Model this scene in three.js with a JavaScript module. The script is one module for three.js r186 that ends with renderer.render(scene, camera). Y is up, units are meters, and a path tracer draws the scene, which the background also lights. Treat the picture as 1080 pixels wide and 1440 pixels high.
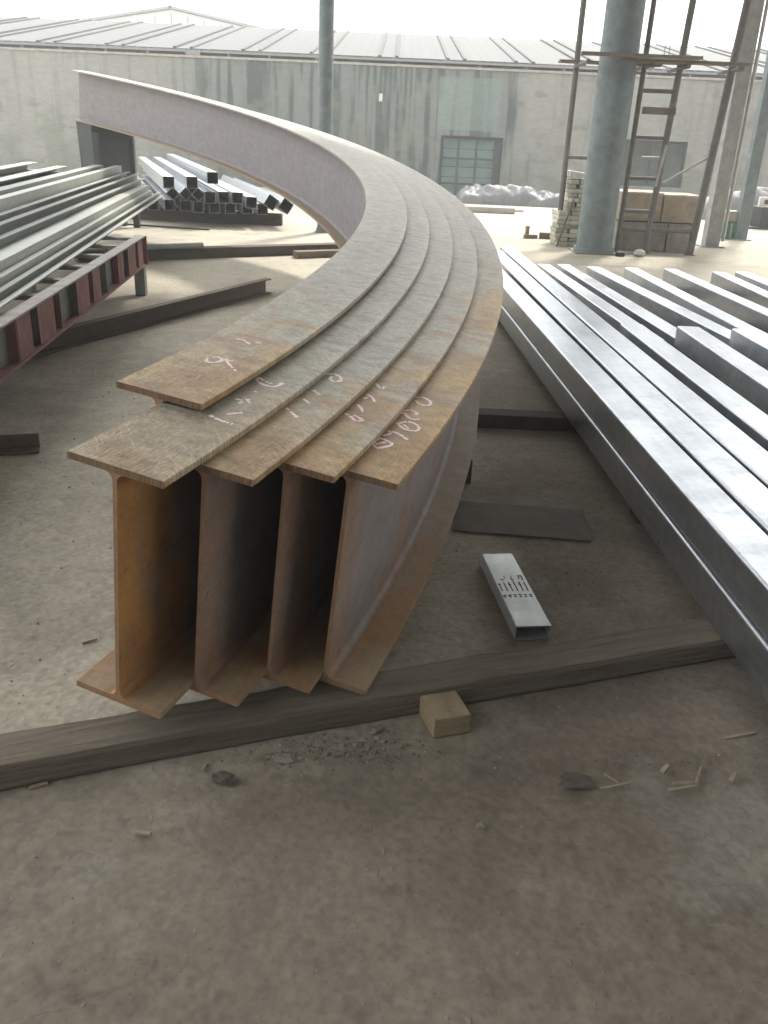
import * as THREE from 'three';
import { mergeGeometries } from 'three/addons/utils/BufferGeometryUtils.js';
import { RoundedBoxGeometry } from 'three/addons/geometries/RoundedBoxGeometry.js';

// ---------------------------------------------------------------- camera, sky, sun, exposure
const scene = new THREE.Scene();
const R = (d) => d * Math.PI / 180;
const camera = new THREE.PerspectiveCamera(2 * Math.atan(720 / 1220) * 180 / Math.PI, 0.75, 0.05, 900);
camera.position.set(0, 1.6, 0);
camera.rotation.set(R(-23.6), 0, R(2.5), 'YXZ');
scene.add(camera);

const sunDir = new THREE.Vector3(0.34, 0.92, -0.74).normalize();
function makeSky() {
  const w = 256, h = 128, d = new Float32Array(w * h * 4);
  for (let j = 0; j < h; j++) for (let i = 0; i < w; i++) {
    const phi = ((i + .5) / w - .5) * 2 * Math.PI, el = ((j + .5) / h - .5) * Math.PI;
    const v = new THREE.Vector3(Math.cos(el) * Math.cos(phi), Math.sin(el), Math.cos(el) * Math.sin(phi));
    const c = Math.max(0, v.dot(sunDir));
    const glow = 0.35 * Math.pow(c, 3) + 0.9 * Math.pow(c, 24);
    const b = 0.95 + glow, k = (j * w + i) * 4;
    d[k] = b * 0.985; d[k + 1] = b; d[k + 2] = b * 1.0; d[k + 3] = 1;
  }
  const t = new THREE.DataTexture(d, w, h, THREE.RGBAFormat, THREE.FloatType);
  t.mapping = THREE.EquirectangularReflectionMapping; t.magFilter = THREE.LinearFilter; t.minFilter = THREE.LinearFilter;
  t.wrapS = THREE.RepeatWrapping; t.needsUpdate = true;
  return t;
}
scene.background = makeSky();
scene.environment = scene.background;
const sun = new THREE.DirectionalLight(new THREE.Color(1, 0.95, 0.86), 2.0);
sun.position.copy(sunDir).multiplyScalar(60); sun.castShadow = true; sun.shadow.radius = 14;
Object.assign(sun.shadow.camera, { left: -40, right: 40, top: 40, bottom: -40, near: 1, far: 160 });
sun.shadow.mapSize.set(2048, 2048);
scene.add(sun, sun.target);
const renderer = new THREE.WebGLRenderer({ antialias: true });
renderer.toneMapping = THREE.LinearToneMapping;
renderer.toneMappingExposure = 3.1;
renderer.shadowMap.enabled = true;
scene.fog = new THREE.FogExp2(new THREE.Color(0.95, 0.96, 0.94), 0.006);

// ---------------------------------------------------------------- helpers
let seed = 7;
const rnd = () => { seed = (seed * 1664525 + 1013904223) >>> 0; return seed / 4294967296; };
const rr = (a, b) => a + (b - a) * rnd();
const hash = (x, y, s) => { let h = (x * 374761393 + y * 668265263 + s * 1442695041) | 0; h = Math.imul(h ^ (h >>> 13), 1274126177); h ^= h >>> 16; return (h >>> 0) / 4294967296; };
const sm = (t) => t * t * (3 - 2 * t);
function vnoise(x, y, px, py, s) {                      // value noise, period px, py (0: none)
  const xi = Math.floor(x), yi = Math.floor(y), fx = sm(x - xi), fy = sm(y - yi);
  const m = (a, p) => p ? ((a % p) + p) % p : a;
  const x0 = m(xi, px), x1 = m(xi + 1, px), y0 = m(yi, py), y1 = m(yi + 1, py);
  const a = hash(x0, y0, s), b = hash(x1, y0, s), c = hash(x0, y1, s), d = hash(x1, y1, s);
  return a + (b - a) * fx + (c - a) * fy + (a - b - c + d) * fx * fy;
}
function fbm(x, y, oct, px = 0, py = 0, s = 1) {
  let v = 0, a = .5, n = 0;
  for (let o = 0; o < oct; o++) { v += a * vnoise(x, y, px, py, s + o * 17); n += a; a *= .55; x *= 2; y *= 2; px *= 2; py *= 2; }
  return v / n;
}
const clamp = (x, a = 0, b = 1) => Math.min(b, Math.max(a, x));
const ss = (a, b, x) => { const t = clamp((x - a) / (b - a)); return t * t * (3 - 2 * t); };
const mix3 = (a, b, t) => [a[0] + (b[0] - a[0]) * t, a[1] + (b[1] - a[1]) * t, a[2] + (b[2] - a[2]) * t];
const enc = (v) => { v = clamp(v); return 255 * (v < .0031308 ? v * 12.92 : 1.055 * Math.pow(v, 1 / 2.4) - .055); };
function tex(w, h, f, color = true) {                   // f(u, v, i, j) gives linear [r, g, b] or a grey number
  const d = new Uint8Array(w * h * 4);
  for (let j = 0; j < h; j++) for (let i = 0; i < w; i++) {
    const c = f(i / w, j / h, i, j), k = (j * w + i) * 4;
    if (typeof c === 'number') { const e = color ? enc(c) : clamp(c) * 255; d[k] = d[k + 1] = d[k + 2] = e; }
    else { d[k] = color ? enc(c[0]) : c[0] * 255; d[k + 1] = color ? enc(c[1]) : c[1] * 255; d[k + 2] = color ? enc(c[2]) : c[2] * 255; }
    d[k + 3] = 255;
  }
  const t = new THREE.DataTexture(d, w, h);
  t.wrapS = t.wrapT = THREE.RepeatWrapping; t.magFilter = THREE.LinearFilter; t.minFilter = THREE.LinearMipmapLinearFilter;
  t.generateMipmaps = true; t.colorSpace = color ? THREE.SRGBColorSpace : THREE.NoColorSpace; t.needsUpdate = true;
  return t;
}
const rep = (t, x, y) => { const c = t.clone(); c.repeat.set(x, y); c.needsUpdate = true; return c; };
const lin = (r, g, b) => new THREE.Color().setRGB(r, g, b);
const mat = (o) => new THREE.MeshStandardMaterial(o);

const names = {};
const numbered = (n) => { const k = names[n] = (names[n] ?? -1) + 1; return k ? `${n}_${String(k).padStart(3, '0')}` : n; };
function tag(o, label, category, group, kind) {
  if (label) o.userData.label = label;
  if (category) o.userData.category = category;
  if (group) o.userData.group = group;
  if (kind) o.userData.kind = kind;
  return o;
}
function thing(name, label, category, pos = [0, 0, 0], group) {
  const g = new THREE.Group(); g.name = numbered(name); g.position.set(...pos); scene.add(g);
  return tag(g, label, category, group);
}
function mesh(name, geo, m, parent) {
  const o = new THREE.Mesh(geo, m); o.name = parent ? name : numbered(name); o.castShadow = o.receiveShadow = true;
  (parent ?? scene).add(o); return o;
}
// box with uv in metres, grain along its longest side
function box(w, h, d, x = 0, y = 0, z = 0, bevel = 0) {
  const g = bevel ? new RoundedBoxGeometry(w, h, d, 1, bevel) : new THREE.BoxGeometry(w, h, d);
  boxUV(g, [w, h, d]); g.translate(x, y, z); return g;
}
function boxUV(g, size) {
  const p = g.attributes.position, n = g.attributes.normal, uv = new Float32Array(p.count * 2);
  const big = size.indexOf(Math.max(...size)), off = rr(0, 7);
  for (let i = 0; i < p.count; i++) {
    const N = [Math.abs(n.getX(i)), Math.abs(n.getY(i)), Math.abs(n.getZ(i))], ax = N.indexOf(Math.max(...N));
    const P = [p.getX(i), p.getY(i), p.getZ(i)];
    let a = [0, 1, 2].filter((k) => k !== ax); if (a[1] === big) a = [a[1], a[0]];
    uv[i * 2] = P[a[0]] + off; uv[i * 2 + 1] = P[a[1]] + off * 1.7 + ax * .37;
  }
  g.setAttribute('uv', new THREE.BufferAttribute(uv, 2));
}
// put an object whose length runs along +z from its origin so that it goes from A to B
function aim(o, A, B, roll = 0) {
  const a = new THREE.Vector3(...A), z = new THREE.Vector3(...B).sub(a).normalize();
  const x = (Math.abs(z.y) > .999 ? new THREE.Vector3(0, 0, 1) : new THREE.Vector3(0, 1, 0)).cross(z).normalize(), y = z.clone().cross(x);
  o.quaternion.setFromRotationMatrix(new THREE.Matrix4().makeBasis(x, y, z));
  if (roll) o.quaternion.multiply(new THREE.Quaternion().setFromAxisAngle(new THREE.Vector3(0, 0, 1), roll));
  o.position.copy(a); return o;
}
const dist = (A, B) => Math.hypot(A[0] - B[0], A[1] - B[1], A[2] - B[2]);
function barBetween(A, B, w, h, bevel = 0) {            // world-space box from A to B
  const L = dist(A, B), g = box(w, h, L, 0, 0, L / 2, bevel), o = aim(new THREE.Object3D(), A, B);
  o.updateMatrix(); g.applyMatrix4(o.matrix); return g;
}
function rodBetween(A, B, r, seg = 12) {
  const L = dist(A, B), g = new THREE.CylinderGeometry(r, r, L, seg).rotateX(Math.PI / 2).translate(0, 0, L / 2);
  const uv = g.attributes.uv; for (let i = 0; i < uv.count; i++) uv.setXY(i, uv.getY(i) * L, uv.getX(i) * 2 * Math.PI * r);
  const o = aim(new THREE.Object3D(), A, B); o.updateMatrix(); g.applyMatrix4(o.matrix); return g;
}

// ---------------------------------------------------------------- textures and materials
const gscr = (() => {                                   // drag marks and scuffs
  const A = new Float32Array(1024 * 1024);
  for (let i = 0; i < 260; i++) { let x = rnd() * 1024, y = rnd() * 1024; const a = rr(-.5, .5) + (rnd() < .3 ? 1.5 : 0), n = rr(8, 130), amp = (rnd() < .6 ? -1 : 1) * rr(.05, .26); for (let k = 0; k < n; k++) { x += Math.cos(a + .003 * k); y += Math.sin(a + .003 * k); const q = (((y | 0) % 1024 + 1024) % 1024) * 1024 + (((x | 0) % 1024 + 1024) % 1024); if (hash(k >> 2, i, 3) > .25) A[q] = amp * (1 - k / n); } }
  return A;
})();
const tConc = tex(1024, 1024, (u, v) => {
  const f = fbm(u * 24, v * 24, 5, 24, 24, 3), g = fbm(u * 160, v * 160, 2, 160, 160, 9), c = fbm(u * 5, v * 5, 4, 5, 5, 21);
  let k = .77 + .16 * (f - .5) + .34 * (g - .5) + .08 * (c - .5);
  k -= .06 * ss(.6, .75, fbm(u * 45, v * 45, 3, 45, 45, 33)) ; k += .06 * ss(.64, .76, fbm(u * 34, v * 34, 3, 34, 34, 35)) + gscr[Math.floor(v * 1024) * 1024 + Math.floor(u * 1024)];
  const sp = vnoise(u * 230, v * 230, 230, 230, 31); if (sp > .965) k *= .7; if (sp < .04) k *= 1.25;
  const ln = fbm(u * 3 + v * 40, v * 3 - u * 13, 2, 0, 0, 44); k *= 1 - .1 * ss(.72, .8, ln);
  return [k * 1.0, k * .985, k * .955];
});
const tConcBump = tex(1024, 1024, (u, v) => .5 * fbm(u * 60, v * 60, 4, 60, 60, 3) + .35 * fbm(u * 9, v * 9, 3, 9, 9, 21) + (vnoise(u * 230, v * 230, 230, 230, 31) < .045 ? .15 : 0), false);
const tSteel = tex(1024, 512, (u, v) => {              // mill scale and fine rust, metres: 2 x 1
  const a = fbm(u * 40, v * 20, 5, 40, 20, 5), b = fbm(u * 220, v * 110, 2, 220, 110, 6), st = fbm(u * 8, v * 90, 3, 8, 90, 7);
  let k = .66 + .32 * a + .2 * (b - .5) + .16 * (st - .5);
  const pit = vnoise(u * 190, v * 95, 190, 95, 12); if (pit > .95) k *= .7;
  return [k, k * .985, k * .965];
});
const tSteelBump = tex(1024, 512, (u, v) => .6 * fbm(u * 50, v * 25, 4, 50, 25, 5) + .4 * fbm(u * 200, v * 100, 2, 200, 100, 6), false);
const tSteelRough = tex(512, 256, (u, v) => [0, .55 + .35 * fbm(u * 30, v * 15, 4, 30, 15, 15), 0], false);
// flange top: v runs across the flange, scratches bite in from both edges
const scr = []; for (let i = 0; i < 1150; i++) { const e = rnd(); scr.push([rnd(), e < .68 ? 1 - rnd() * rnd() * rnd() * .5 : e < .92 ? rnd() * rnd() * .3 : rnd(), rr(.04, .2), rr(-1.5, .2), rr(.12, .9), rr(1, 3.6)]); }
const tFlange = (() => {
  const w = 2048, h = 256, L = new Float32Array(w * h);
  for (const [u, v, len, sl, amp, wd] of scr) {
    const n = Math.ceil(len * h * 2.2);
    for (let k = 0; k < n; k++) {
      const t = (k / n - .5) * len, y = Math.round((v + t) * h), x = Math.round((u + t * sl * .13) * w), ww = wd * (1 - Math.pow(Math.abs(k / n - .5) * 2, 2));
      if (y < 0 || y >= h) continue;
      for (let d = 0; d <= ww; d++) { const q = y * w + (((x + d) % w) + w) % w; L[q] = Math.max(L[q], amp * (.55 + .45 * hash(k, d, 9))); }
    }
  }
  return tex(w, h, (u, v, i, j) => {
    const a = fbm(u * 60, v * 7, 5, 60, 7, 5), b = fbm(u * 300, v * 36, 2, 300, 36, 6), st = fbm(u * 160, v * 6, 3, 160, 6, 8);
    let k = .5 + .36 * (a - .5) + .26 * (b - .5) + .24 * (st - .5);
    const s = L[j * w + i];
    return mix3([k, k * .985, k * .955], [1, .985, .96], s * .8);
  });
})();
const tGalv = tex(1024, 512, (u, v) => {               // spangle and streaks
  const a = fbm(u * 50, v * 25, 3, 50, 25, 51), b = fbm(u * 6, v * 40, 4, 6, 40, 52), c = vnoise(u * 120, v * 60, 120, 60, 53);
  const d = fbm(u * 9, v * 5, 5, 9, 5, 54);
  const k = .78 + .16 * (a - .5) + .22 * (b - .5) + .1 * (c - .5) + .16 * (d - .5);
  return [k, k * 1.0, k * 1.01];
});
const tGalvRough = tex(512, 256, (u, v) => [0, .24 + .2 * fbm(u * 9, v * 5, 5, 9, 5, 54) + .08 * fbm(u * 50, v * 25, 2, 50, 25, 51), 0], false);
const tWood = tex(1024, 256, (u, v) => {
  const y = v * 22 + 2.2 * fbm(u * 4, v * 6, 3, 4, 6, 71), g = fbm(u * 6, y, 4, 6, 0, 72), f = fbm(u * 70, v * 130, 3, 70, 130, 73), d = fbm(u * 5, v * 4, 4, 5, 4, 74);
  const k = .45 + .55 * g + .3 * (f - .5) + .35 * (d - .5); return [k, k * .96, k * .9];
});
const tWoodBump = tex(1024, 256, (u, v) => { const y = v * 22 + 2.2 * fbm(u * 4, v * 6, 3, 4, 6, 71); return fbm(u * 6, y, 4, 6, 0, 72); }, false);
const tGrime = tex(512, 512, (u, v) => { const a = fbm(u * 8, v * 8, 5, 8, 8, 81), b = fbm(u * 60, v * 60, 2, 60, 60, 82); const k = .62 + .5 * (a - .4) + .2 * (b - .5); return [k, k * .98, k * .96]; });

const M = {};
M.ground = mat({ vertexColors: true, map: rep(tConc, 1, 1), bumpMap: tConcBump, bumpScale: .012, roughness: .93 });
M.flange = mat({ vertexColors: true, map: tFlange, bumpMap: tSteelBump, bumpScale: .0025, roughness: .52 });
M.web = mat({ vertexColors: true, map: tSteel, bumpMap: tSteelBump, bumpScale: .0012, roughnessMap: tSteelRough, roughness: .95 });
M.galv = mat({ color: lin(.62, .65, .68), map: tGalv, roughnessMap: tGalvRough, roughness: 1, metalness: .92 });
M.offcutZinc = mat({ color: lin(.52, .54, .53), map: tGalv, roughnessMap: tGalvRough, roughness: 1.25, metalness: .55 });
M.greySteel = mat({ color: lin(.33, .355, .325), map: tSteel, bumpMap: tSteelBump, bumpScale: .001, roughness: .6, metalness: .25 });
M.greySteelB = mat({ color: lin(.43, .45, .41), map: tSteel, bumpMap: tSteelBump, bumpScale: .001, roughness: .5, metalness: .3 });
M.greySteelC = mat({ color: lin(.27, .285, .265), map: tSteel, bumpMap: tSteelBump, bumpScale: .001, roughness: .65, metalness: .2 });
M.brownSteel = mat({ color: lin(.16, .125, .095), map: tSteel, bumpMap: tSteelBump, bumpScale: .002, roughness: .8 });
M.darkSteel = mat({ color: lin(.05, .06, .065), map: tSteel, roughness: .7 });
M.wood = mat({ color: lin(.20, .17, .135), map: tWood, bumpMap: tWoodBump, bumpScale: .004, roughness: .9 });
M.woodDark = mat({ color: lin(.10, .085, .07), map: tWood, bumpMap: tWoodBump, bumpScale: .004, roughness: .9 });
M.woodPale = mat({ color: lin(.40, .325, .215), map: tWood, bumpMap: tWoodBump, bumpScale: .002, roughness: .85 });
M.chip = mat({ color: lin(.44, .38, .29), map: tWood, roughness: .9 });
M.redPaint = mat({ color: lin(.36, .16, .155), map: tGrime, roughness: .7 });
M.greyTop = mat({ color: lin(.42, .39, .36), map: tGrime, roughness: .7 });
M.column = mat({ color: lin(.22, .275, .29), map: tGrime, roughness: .6 });
M.post = mat({ color: lin(.42, .44, .44), map: tGrime, roughness: .6 });
M.scaf = mat({ color: lin(.22, .21, .20), map: tGrime, roughness: .8 });
M.scafPale = mat({ color: lin(.55, .56, .55), map: tGrime, roughness: .6 });
M.plank = mat({ color: lin(.24, .22, .2), map: tWood, bumpMap: tWoodBump, bumpScale: .004, roughness: .95 });
M.carton = mat({ color: lin(.56, .47, .375), map: tGrime, roughness: .9 });
M.cartonGrey = mat({ color: lin(.46, .43, .385), map: tGrime, roughness: .9 });
M.slab = [lin(.66, .64, .53), lin(.58, .57, .47), lin(.72, .71, .62), lin(.5, .5, .42)].map((c) => mat({ color: c, map: tGrime, roughness: .9 }));
M.roofSheet = mat({ color: lin(.165, .17, .17), map: tGrime, roughness: .9 });
M.seam = mat({ color: lin(.075, .078, .078), roughness: .9 });
M.trim = mat({ color: lin(.20, .21, .21), roughness: .8 });
M.tarp = mat({ color: lin(.19, .195, .205), map: tGrime, roughness: .55, side: THREE.DoubleSide });
M.greenNet = mat({ color: lin(.12, .32, .22), map: tGrime, roughness: .9 });
M.whitePaint = mat({ color: lin(.78, .78, .76), map: tGrime, roughness: .7 });
M.black = mat({ color: lin(.04, .042, .045), map: tGrime, roughness: .6 });
M.glass = new THREE.MeshPhysicalMaterial({ color: lin(.8, .86, .86), roughness: .12, transmission: 1, thickness: 0 });
M.frameDark = mat({ color: lin(.035, .045, .045), roughness: .7 });
M.chalk = mat({ color: lin(.92, .74, .73), roughness: 1 });
M.ink = mat({ color: lin(.03, .03, .03), roughness: .9 });
M.stone = mat({ color: lin(.36, .34, .29), map: tGrime, roughness: .95 });
M.stoneDark = mat({ color: lin(.16, .14, .12), map: tGrime, roughness: .95 });
M.shedSheet = mat({ color: lin(.34, .35, .36), roughness: .7 });

// ---------------------------------------------------------------- ground
{
  const axis = (spans) => { const a = []; for (const [s, e, st] of spans) { const n = Math.round(Math.abs(e - s) / st); for (let i = 0; i < n; i++) a.push(s + (e - s) * i / n); } a.push(spans[spans.length - 1][1]); return a; };
  const xs = axis([[-160, -40, 20], [-40, -8, 1.2], [-8, -3, .14], [-3, 3, .03], [3, 8, .14], [8, 40, 1.2], [40, 160, 20]]);
  const zs = axis([[60, 4, 6], [4, -.8, .3], [-.8, -3.4, .018], [-3.4, -8, .05], [-8, -18, .14], [-18, -40, .8], [-40, -300, 20]]);
  const nx = xs.length, nz = zs.length, P = new Float32Array(nx * nz * 3), C = new Float32Array(nx * nz * 3), U = new Float32Array(nx * nz * 2), I = [];
  for (let j = 0; j < nz; j++) for (let i = 0; i < nx; i++) {
    const x = xs[i], z = zs[j], k = j * nx + i;
    const n1 = fbm(x * .9 + 9, z * .9, 5, 0, 0, 101), n2 = fbm(x * 4, z * 4, 4, 0, 0, 102), n3 = fbm(x * .25, z * .25, 4, 0, 0, 103), n4 = fbm(x * 14, z * 14, 3, 0, 0, 104);
    // broken slab edge in front of the timber, soil on the camera's side of it
    const edge = -1.90 - .1 * x + .05 * (fbm(x * 5, 3, 4, 0, 0, 105) - .5);
    const low = ss(-.012, .012, z - edge) * ss(-1.1, -.2, x);
    let y = .012 * (n3 - .5) * 0 + .006 * (n2 - .5) + .003 * (n4 - .5) - .015 * low;
    if (z > 2 || z < -20) y = 0;
    const conc = mix3([.385, .352, .29], [.318, .29, .236], ss(.3, .75, n1));
    const soil = mix3([.178, .151, .121], [.218, .188, .153], ss(.3, .7, n2));  // foreground soil tone, reused for the painted shade right of the beams
    const soilShadeAmt = clamp(ss(-.25, .2, z + 1.95 + .1 * x + .5 * (n1 - .5)) * .9 + ss(.2, .55, x + .5 * (n1 - .5)) * ss(-7, -4, z + 2 * (n1 - .5)) * .95);  // soil in the foreground, plus shade painted as colour between beams and tubes
    let c = mix3(conc, soil, soilShadeAmt);
    const st = ss(.6, .74, fbm(x * 1.7 + 30, z * 1.7, 4, 0, 0, 106)); c = mix3(c, [.15, .135, .11], st * .3);
    const pale = ss(.62, .75, fbm(x * 2.3 - 12, z * 2.3, 5, 0, 0, 107)); c = mix3(c, [.33, .315, .28], pale * .35);
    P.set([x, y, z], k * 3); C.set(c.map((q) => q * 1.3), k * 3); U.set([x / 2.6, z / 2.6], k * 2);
    if (i < nx - 1 && j < nz - 1) { const a = k, b = k + 1, d = k + nx, e = d + 1; I.push(a, b, e, a, e, d); }
  }
  const g = new THREE.BufferGeometry(); g.setAttribute('position', new THREE.BufferAttribute(P, 3)); g.setAttribute('color', new THREE.BufferAttribute(C, 3)); g.setAttribute('uv', new THREE.BufferAttribute(U, 2)); g.setIndex(I); g.computeVertexNormals();
  tag(mesh('ground', g, M.ground), 'concrete yard floor with dust, soil, stains and painted shade', 'ground', null, 'structure');
}

// ---------------------------------------------------------------- far boundary wall, door, window, roof behind it
const WZ = -27;
{
  const streak = tex(2048, 512, (u, v) => {
    const X = -30 + u * 60, Y = v * 3.3;
    const n = fbm(u * 60, v * 3, 5, 0, 0, 201), s = fbm(u * 420, v * 1.5, 4, 0, 0, 202), f = fbm(u * 500, v * 60, 3, 0, 0, 203);
    let c = mix3([.27, .27, .257], [.335, .335, .30], n);
    const zone = ss(-7.5, -4.5, X + 3 * (n - .5)) * (1 - ss(2.8, 3.8, X + 1.5 * (n - .5)));
    const wet = ss(.42, .62, s + .14 * (n - .5) - .12 * (1 - zone));
    c = mix3(c, [.15, .178, .168], zone * .7); c = mix3(c, [.06, .078, .074], wet * (.25 + .65 * zone));
    const low = ss(.55, .8, fbm(u * 90, v * 8, 4, 0, 0, 204) + .35 * (1 - v) - .1); c = mix3(c, [.20, .21, .16], low * .6);
    const ro = ss(.68, .8, fbm(u * 110 + 7, v * 12, 4, 0, 0, 205)); c = mix3(c, [.14, .145, .13], ro * .5);
    // repainted green-grey rectangle above the door
    if (X > 1.0 && X < 2.75 && Y > 1.72 + .03 * n && Y < 3.1) c = mix3(c, [.23, .30, .27], .55);
    return c.map((q) => q * .8 * (.8 + .28 * f));
  });
  streak.wrapS = streak.wrapT = THREE.ClampToEdgeWrapping;
  const mw = mat({ map: streak, roughness: .95 });
  const t = thing('boundary_wall', 'long grey plastered boundary wall with dark water streaks', 'wall', [0, 0, WZ]);
  const D = [1.16, 2.94, 1.6], W = [6.32, 8.2, .47, 1.7];     // openings
  const panel = (x0, x1, y0, y1) => {
    const g = new THREE.BoxGeometry(x1 - x0, y1 - y0, .3).translate((x0 + x1) / 2, (y0 + y1) / 2, -.15);
    const p = g.attributes.position, uv = g.attributes.uv; for (let i = 0; i < p.count; i++) uv.setXY(i, (p.getX(i) + 30) / 60, p.getY(i) / 3.3); return g;
  };
  mesh('wall_body', mergeGeometries([panel(-30, D[0], -.1, 3.29), panel(D[0], D[1], D[2], 3.29), panel(D[1], W[0], -.1, 3.29), panel(W[0], W[1], -.1, W[2]), panel(W[0], W[1], W[3], 3.29), panel(W[1], 30, -.1, 3.29)]), mw, t);
  mesh('coping', box(60, .06, .36, 0, 3.322, -.15), M.cartonGrey, t);
  // glazed double door
  const d = new THREE.Group(); d.name = 'door'; t.add(d);
  const fr = [], add = (x0, x1, y0, y1, z = -.1, dp = .06) => fr.push(box(x1 - x0, y1 - y0, dp, (x0 + x1) / 2, (y0 + y1) / 2, z));
  add(D[0], D[0] + .07, 0, D[2]); add(D[1] - .24, D[1], 0, D[2] - .07); add(D[0] + .07, D[1], D[2] - .07, D[2]);
  for (const x of [1.68, 2.2]) add(x - .03, x + .03, 0, D[2] - .07, -.08, .07);
  for (const y of [.32, 1.0]) add(D[0] + .07, D[1] - .24, y - .028, y + .028, -.082, .068);
  mesh('frame', mergeGeometries(fr), M.frameDark, d);
  const xs = [1.23, 1.65, 1.71, 2.17, 2.23, 2.7], ys = [0, .292, .348, .972, 1.028, 1.53];
  for (let a = 0; a < 3; a++) for (let b = 0; b < 3; b++) mesh('pane', box(xs[a * 2 + 1] - xs[a * 2] , ys[b * 2 + 1] - ys[b * 2], .008, (xs[a * 2] + xs[a * 2 + 1]) / 2, (ys[b * 2] + ys[b * 2 + 1]) / 2, -.1), M.glass, d);
  mesh('curtain', box(1.5, 1.5, .02, 2.0, .76, -.24), mat({ color: lin(.46, .5, .48), roughness: .95 }), d);
  for (const y of [.5, .78, 1.26]) mesh('guard_bar', box(1.47, .02, .014, 1.965, y, -.05), M.frameDark, d);
  const w = new THREE.Group(); w.name = 'window'; t.add(w); const wf = [];
  for (const [x0, x1, y0, y1] of [[W[0], W[1], W[3] - .06, W[3]], [W[0], W[1], W[2], W[2] + .06], [W[0], W[0] + .06, W[2] + .06, W[3] - .06], [W[1] - .06, W[1], W[2] + .06, W[3] - .06], [7.2, 7.26, W[2] + .06, W[3] - .06]]) wf.push(box(x1 - x0, y1 - y0, .06, (x0 + x1) / 2, (y0 + y1) / 2, -.1));
  mesh('frame', mergeGeometries(wf), M.frameDark, w);
  for (const [a, b] of [[6.38, 7.2], [7.26, 8.14]]) mesh('pane', box(b - a, 1.11, .008, (a + b) / 2, 1.085, -.1), M.glass, w);
  mesh('added_backing', box(1.9, 1.24, .02, 7.26, 1.085, -.29), M.plank, w);  // added panel behind the glass, stands in for the dark interior
  tag(mesh('paper_notice', box(.1, .2, .004, -.6, 2.5, WZ + .006), M.whitePaint), 'small white paper stuck high on the boundary wall', 'notice');
}
{ // shed behind the wall: eave rail on short posts, long sheet roof
  const t = thing('roofed_shed', 'long low shed roof of white metal sheets behind the boundary wall', 'shed', [0, 0, WZ - .4]);
  const EY = 3.5, RY = 4.95, RD = 9.4, sl = Math.atan2(RY - EY, RD), SL = Math.hypot(RY - EY, RD);
  for (let i = 0; i < 26; i++) {
    const x = -24.2 + i * 1.92, g = box(1.94, .02, SL, 0, 0, -SL / 2); g.rotateX(sl); g.translate(x, EY + .03 + rr(-.004, .012), 0);
    mesh('roof_sheet', g, M.roofSheet, t);
    for (const q of [.48, .96]) { const r = box(.085, .045, SL, 0, 0, -SL / 2); r.rotateX(sl); r.translate(x + q * 1, EY + .065, 0); mesh('seam_cap', r, M.seam, t); }
  }
  mesh('eave_rail', box(50, .06, .05, 0, EY - .02, .06), M.trim, t);
  for (let x = -22.6; x < 24; x += 1.18) mesh('eave_post', box(.06, .16, .06, x + rr(-.1, .1), 3.43, .02), M.trim, t);
  const b = []; for (let x = -22; x < 24; x += .29) b.push(box(.05, .035, .05, x, EY + .03, .07));
  tag(mesh('sheet_clip', mergeGeometries(b), M.trim, t), null, null, null, 'stuff');
  mesh('gutter_bracket', box(.4, .12, .1, -5.9, 3.44, .1), M.trim, t);
  mesh('back_wall', box(50, RY, .2, 0, RY / 2, -RD - .2), M.cartonGrey, t);
}
{ // gable of a far hall
  const t = thing('distant_hall', 'pale hall gable with a low pitched roof beyond the shed roof', 'building', [-14.2, 0, -60]);
  const s = new THREE.Shape([[-16, 0], [16, 0], [16, 5.2], [0, 7.9], [-16, 5.2]].map((p) => new THREE.Vector2(...p)));
  mesh('gable_wall', new THREE.ExtrudeGeometry(s, { depth: 20, bevelEnabled: false }).translate(0, 0, -20), mat({ color: lin(.5, .5, .5), roughness: .9 }), t);
  for (const q of [-1, 1]) { const g = box(16.6, .14, 20.6, 0, 0, -10.1); g.rotateZ(-q * Math.atan2(2.7, 16)); g.translate(q * 8.1, 6.65, 0); mesh('roof_slope', g, M.trim, t); }
  for (let i = -15; i <= 15; i++) mesh('cladding_rib', box(.08, 7.7 - Math.abs(i) * .169, .06, i, (7.7 - Math.abs(i) * .169) / 2, .03), M.cartonGrey, t);
}

// ---------------------------------------------------------------- open workshop roof over the yard (out of frame above; it shades the foreground)
{
  const t = thing('workshop_roof', 'wide sheet roof over the yard carried by round steel columns', 'roof', [0, 8.2, 0]);
  mesh('roof_deck', box(27, .08, 25, 8.2, .3, -3.2), M.shedSheet, t);
  mesh('back_wall', box(36, 8.3, .2, 3.7, -4.05, 8.2), M.shedSheet, t);  // unseen wall added behind the camera, keeps back light off the foreground
  for (let z = -15; z <= 7; z += 4.5) mesh('rafter', box(27, .3, .16, 8.2, .10, z), M.greySteelC, t);
}
function column(x, z, r, h, m, label) {
  const t = thing('steel_column', label, 'column', [x, 0, z]);
  mesh('shaft', rodBetween([0, .02, 0], [0, h, 0], r, 32), m, t);
  mesh('base_plate', box(r * 2.5, .02, r * 2.5, 0, .012, 0), M.greySteelC, t);
  mesh('collar', new THREE.CylinderGeometry(r * 1.12, r * 1.16, .05, 32).translate(0, .05, 0), m, t);
}
column(3.13, -14.3, .275, 8.2, M.column, 'thick round blue-grey steel column beside the scaffold');
column(-1.235, -15.5, .118, 8.2, M.column, 'slim pale blue-green round column behind the curved beams');
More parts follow.
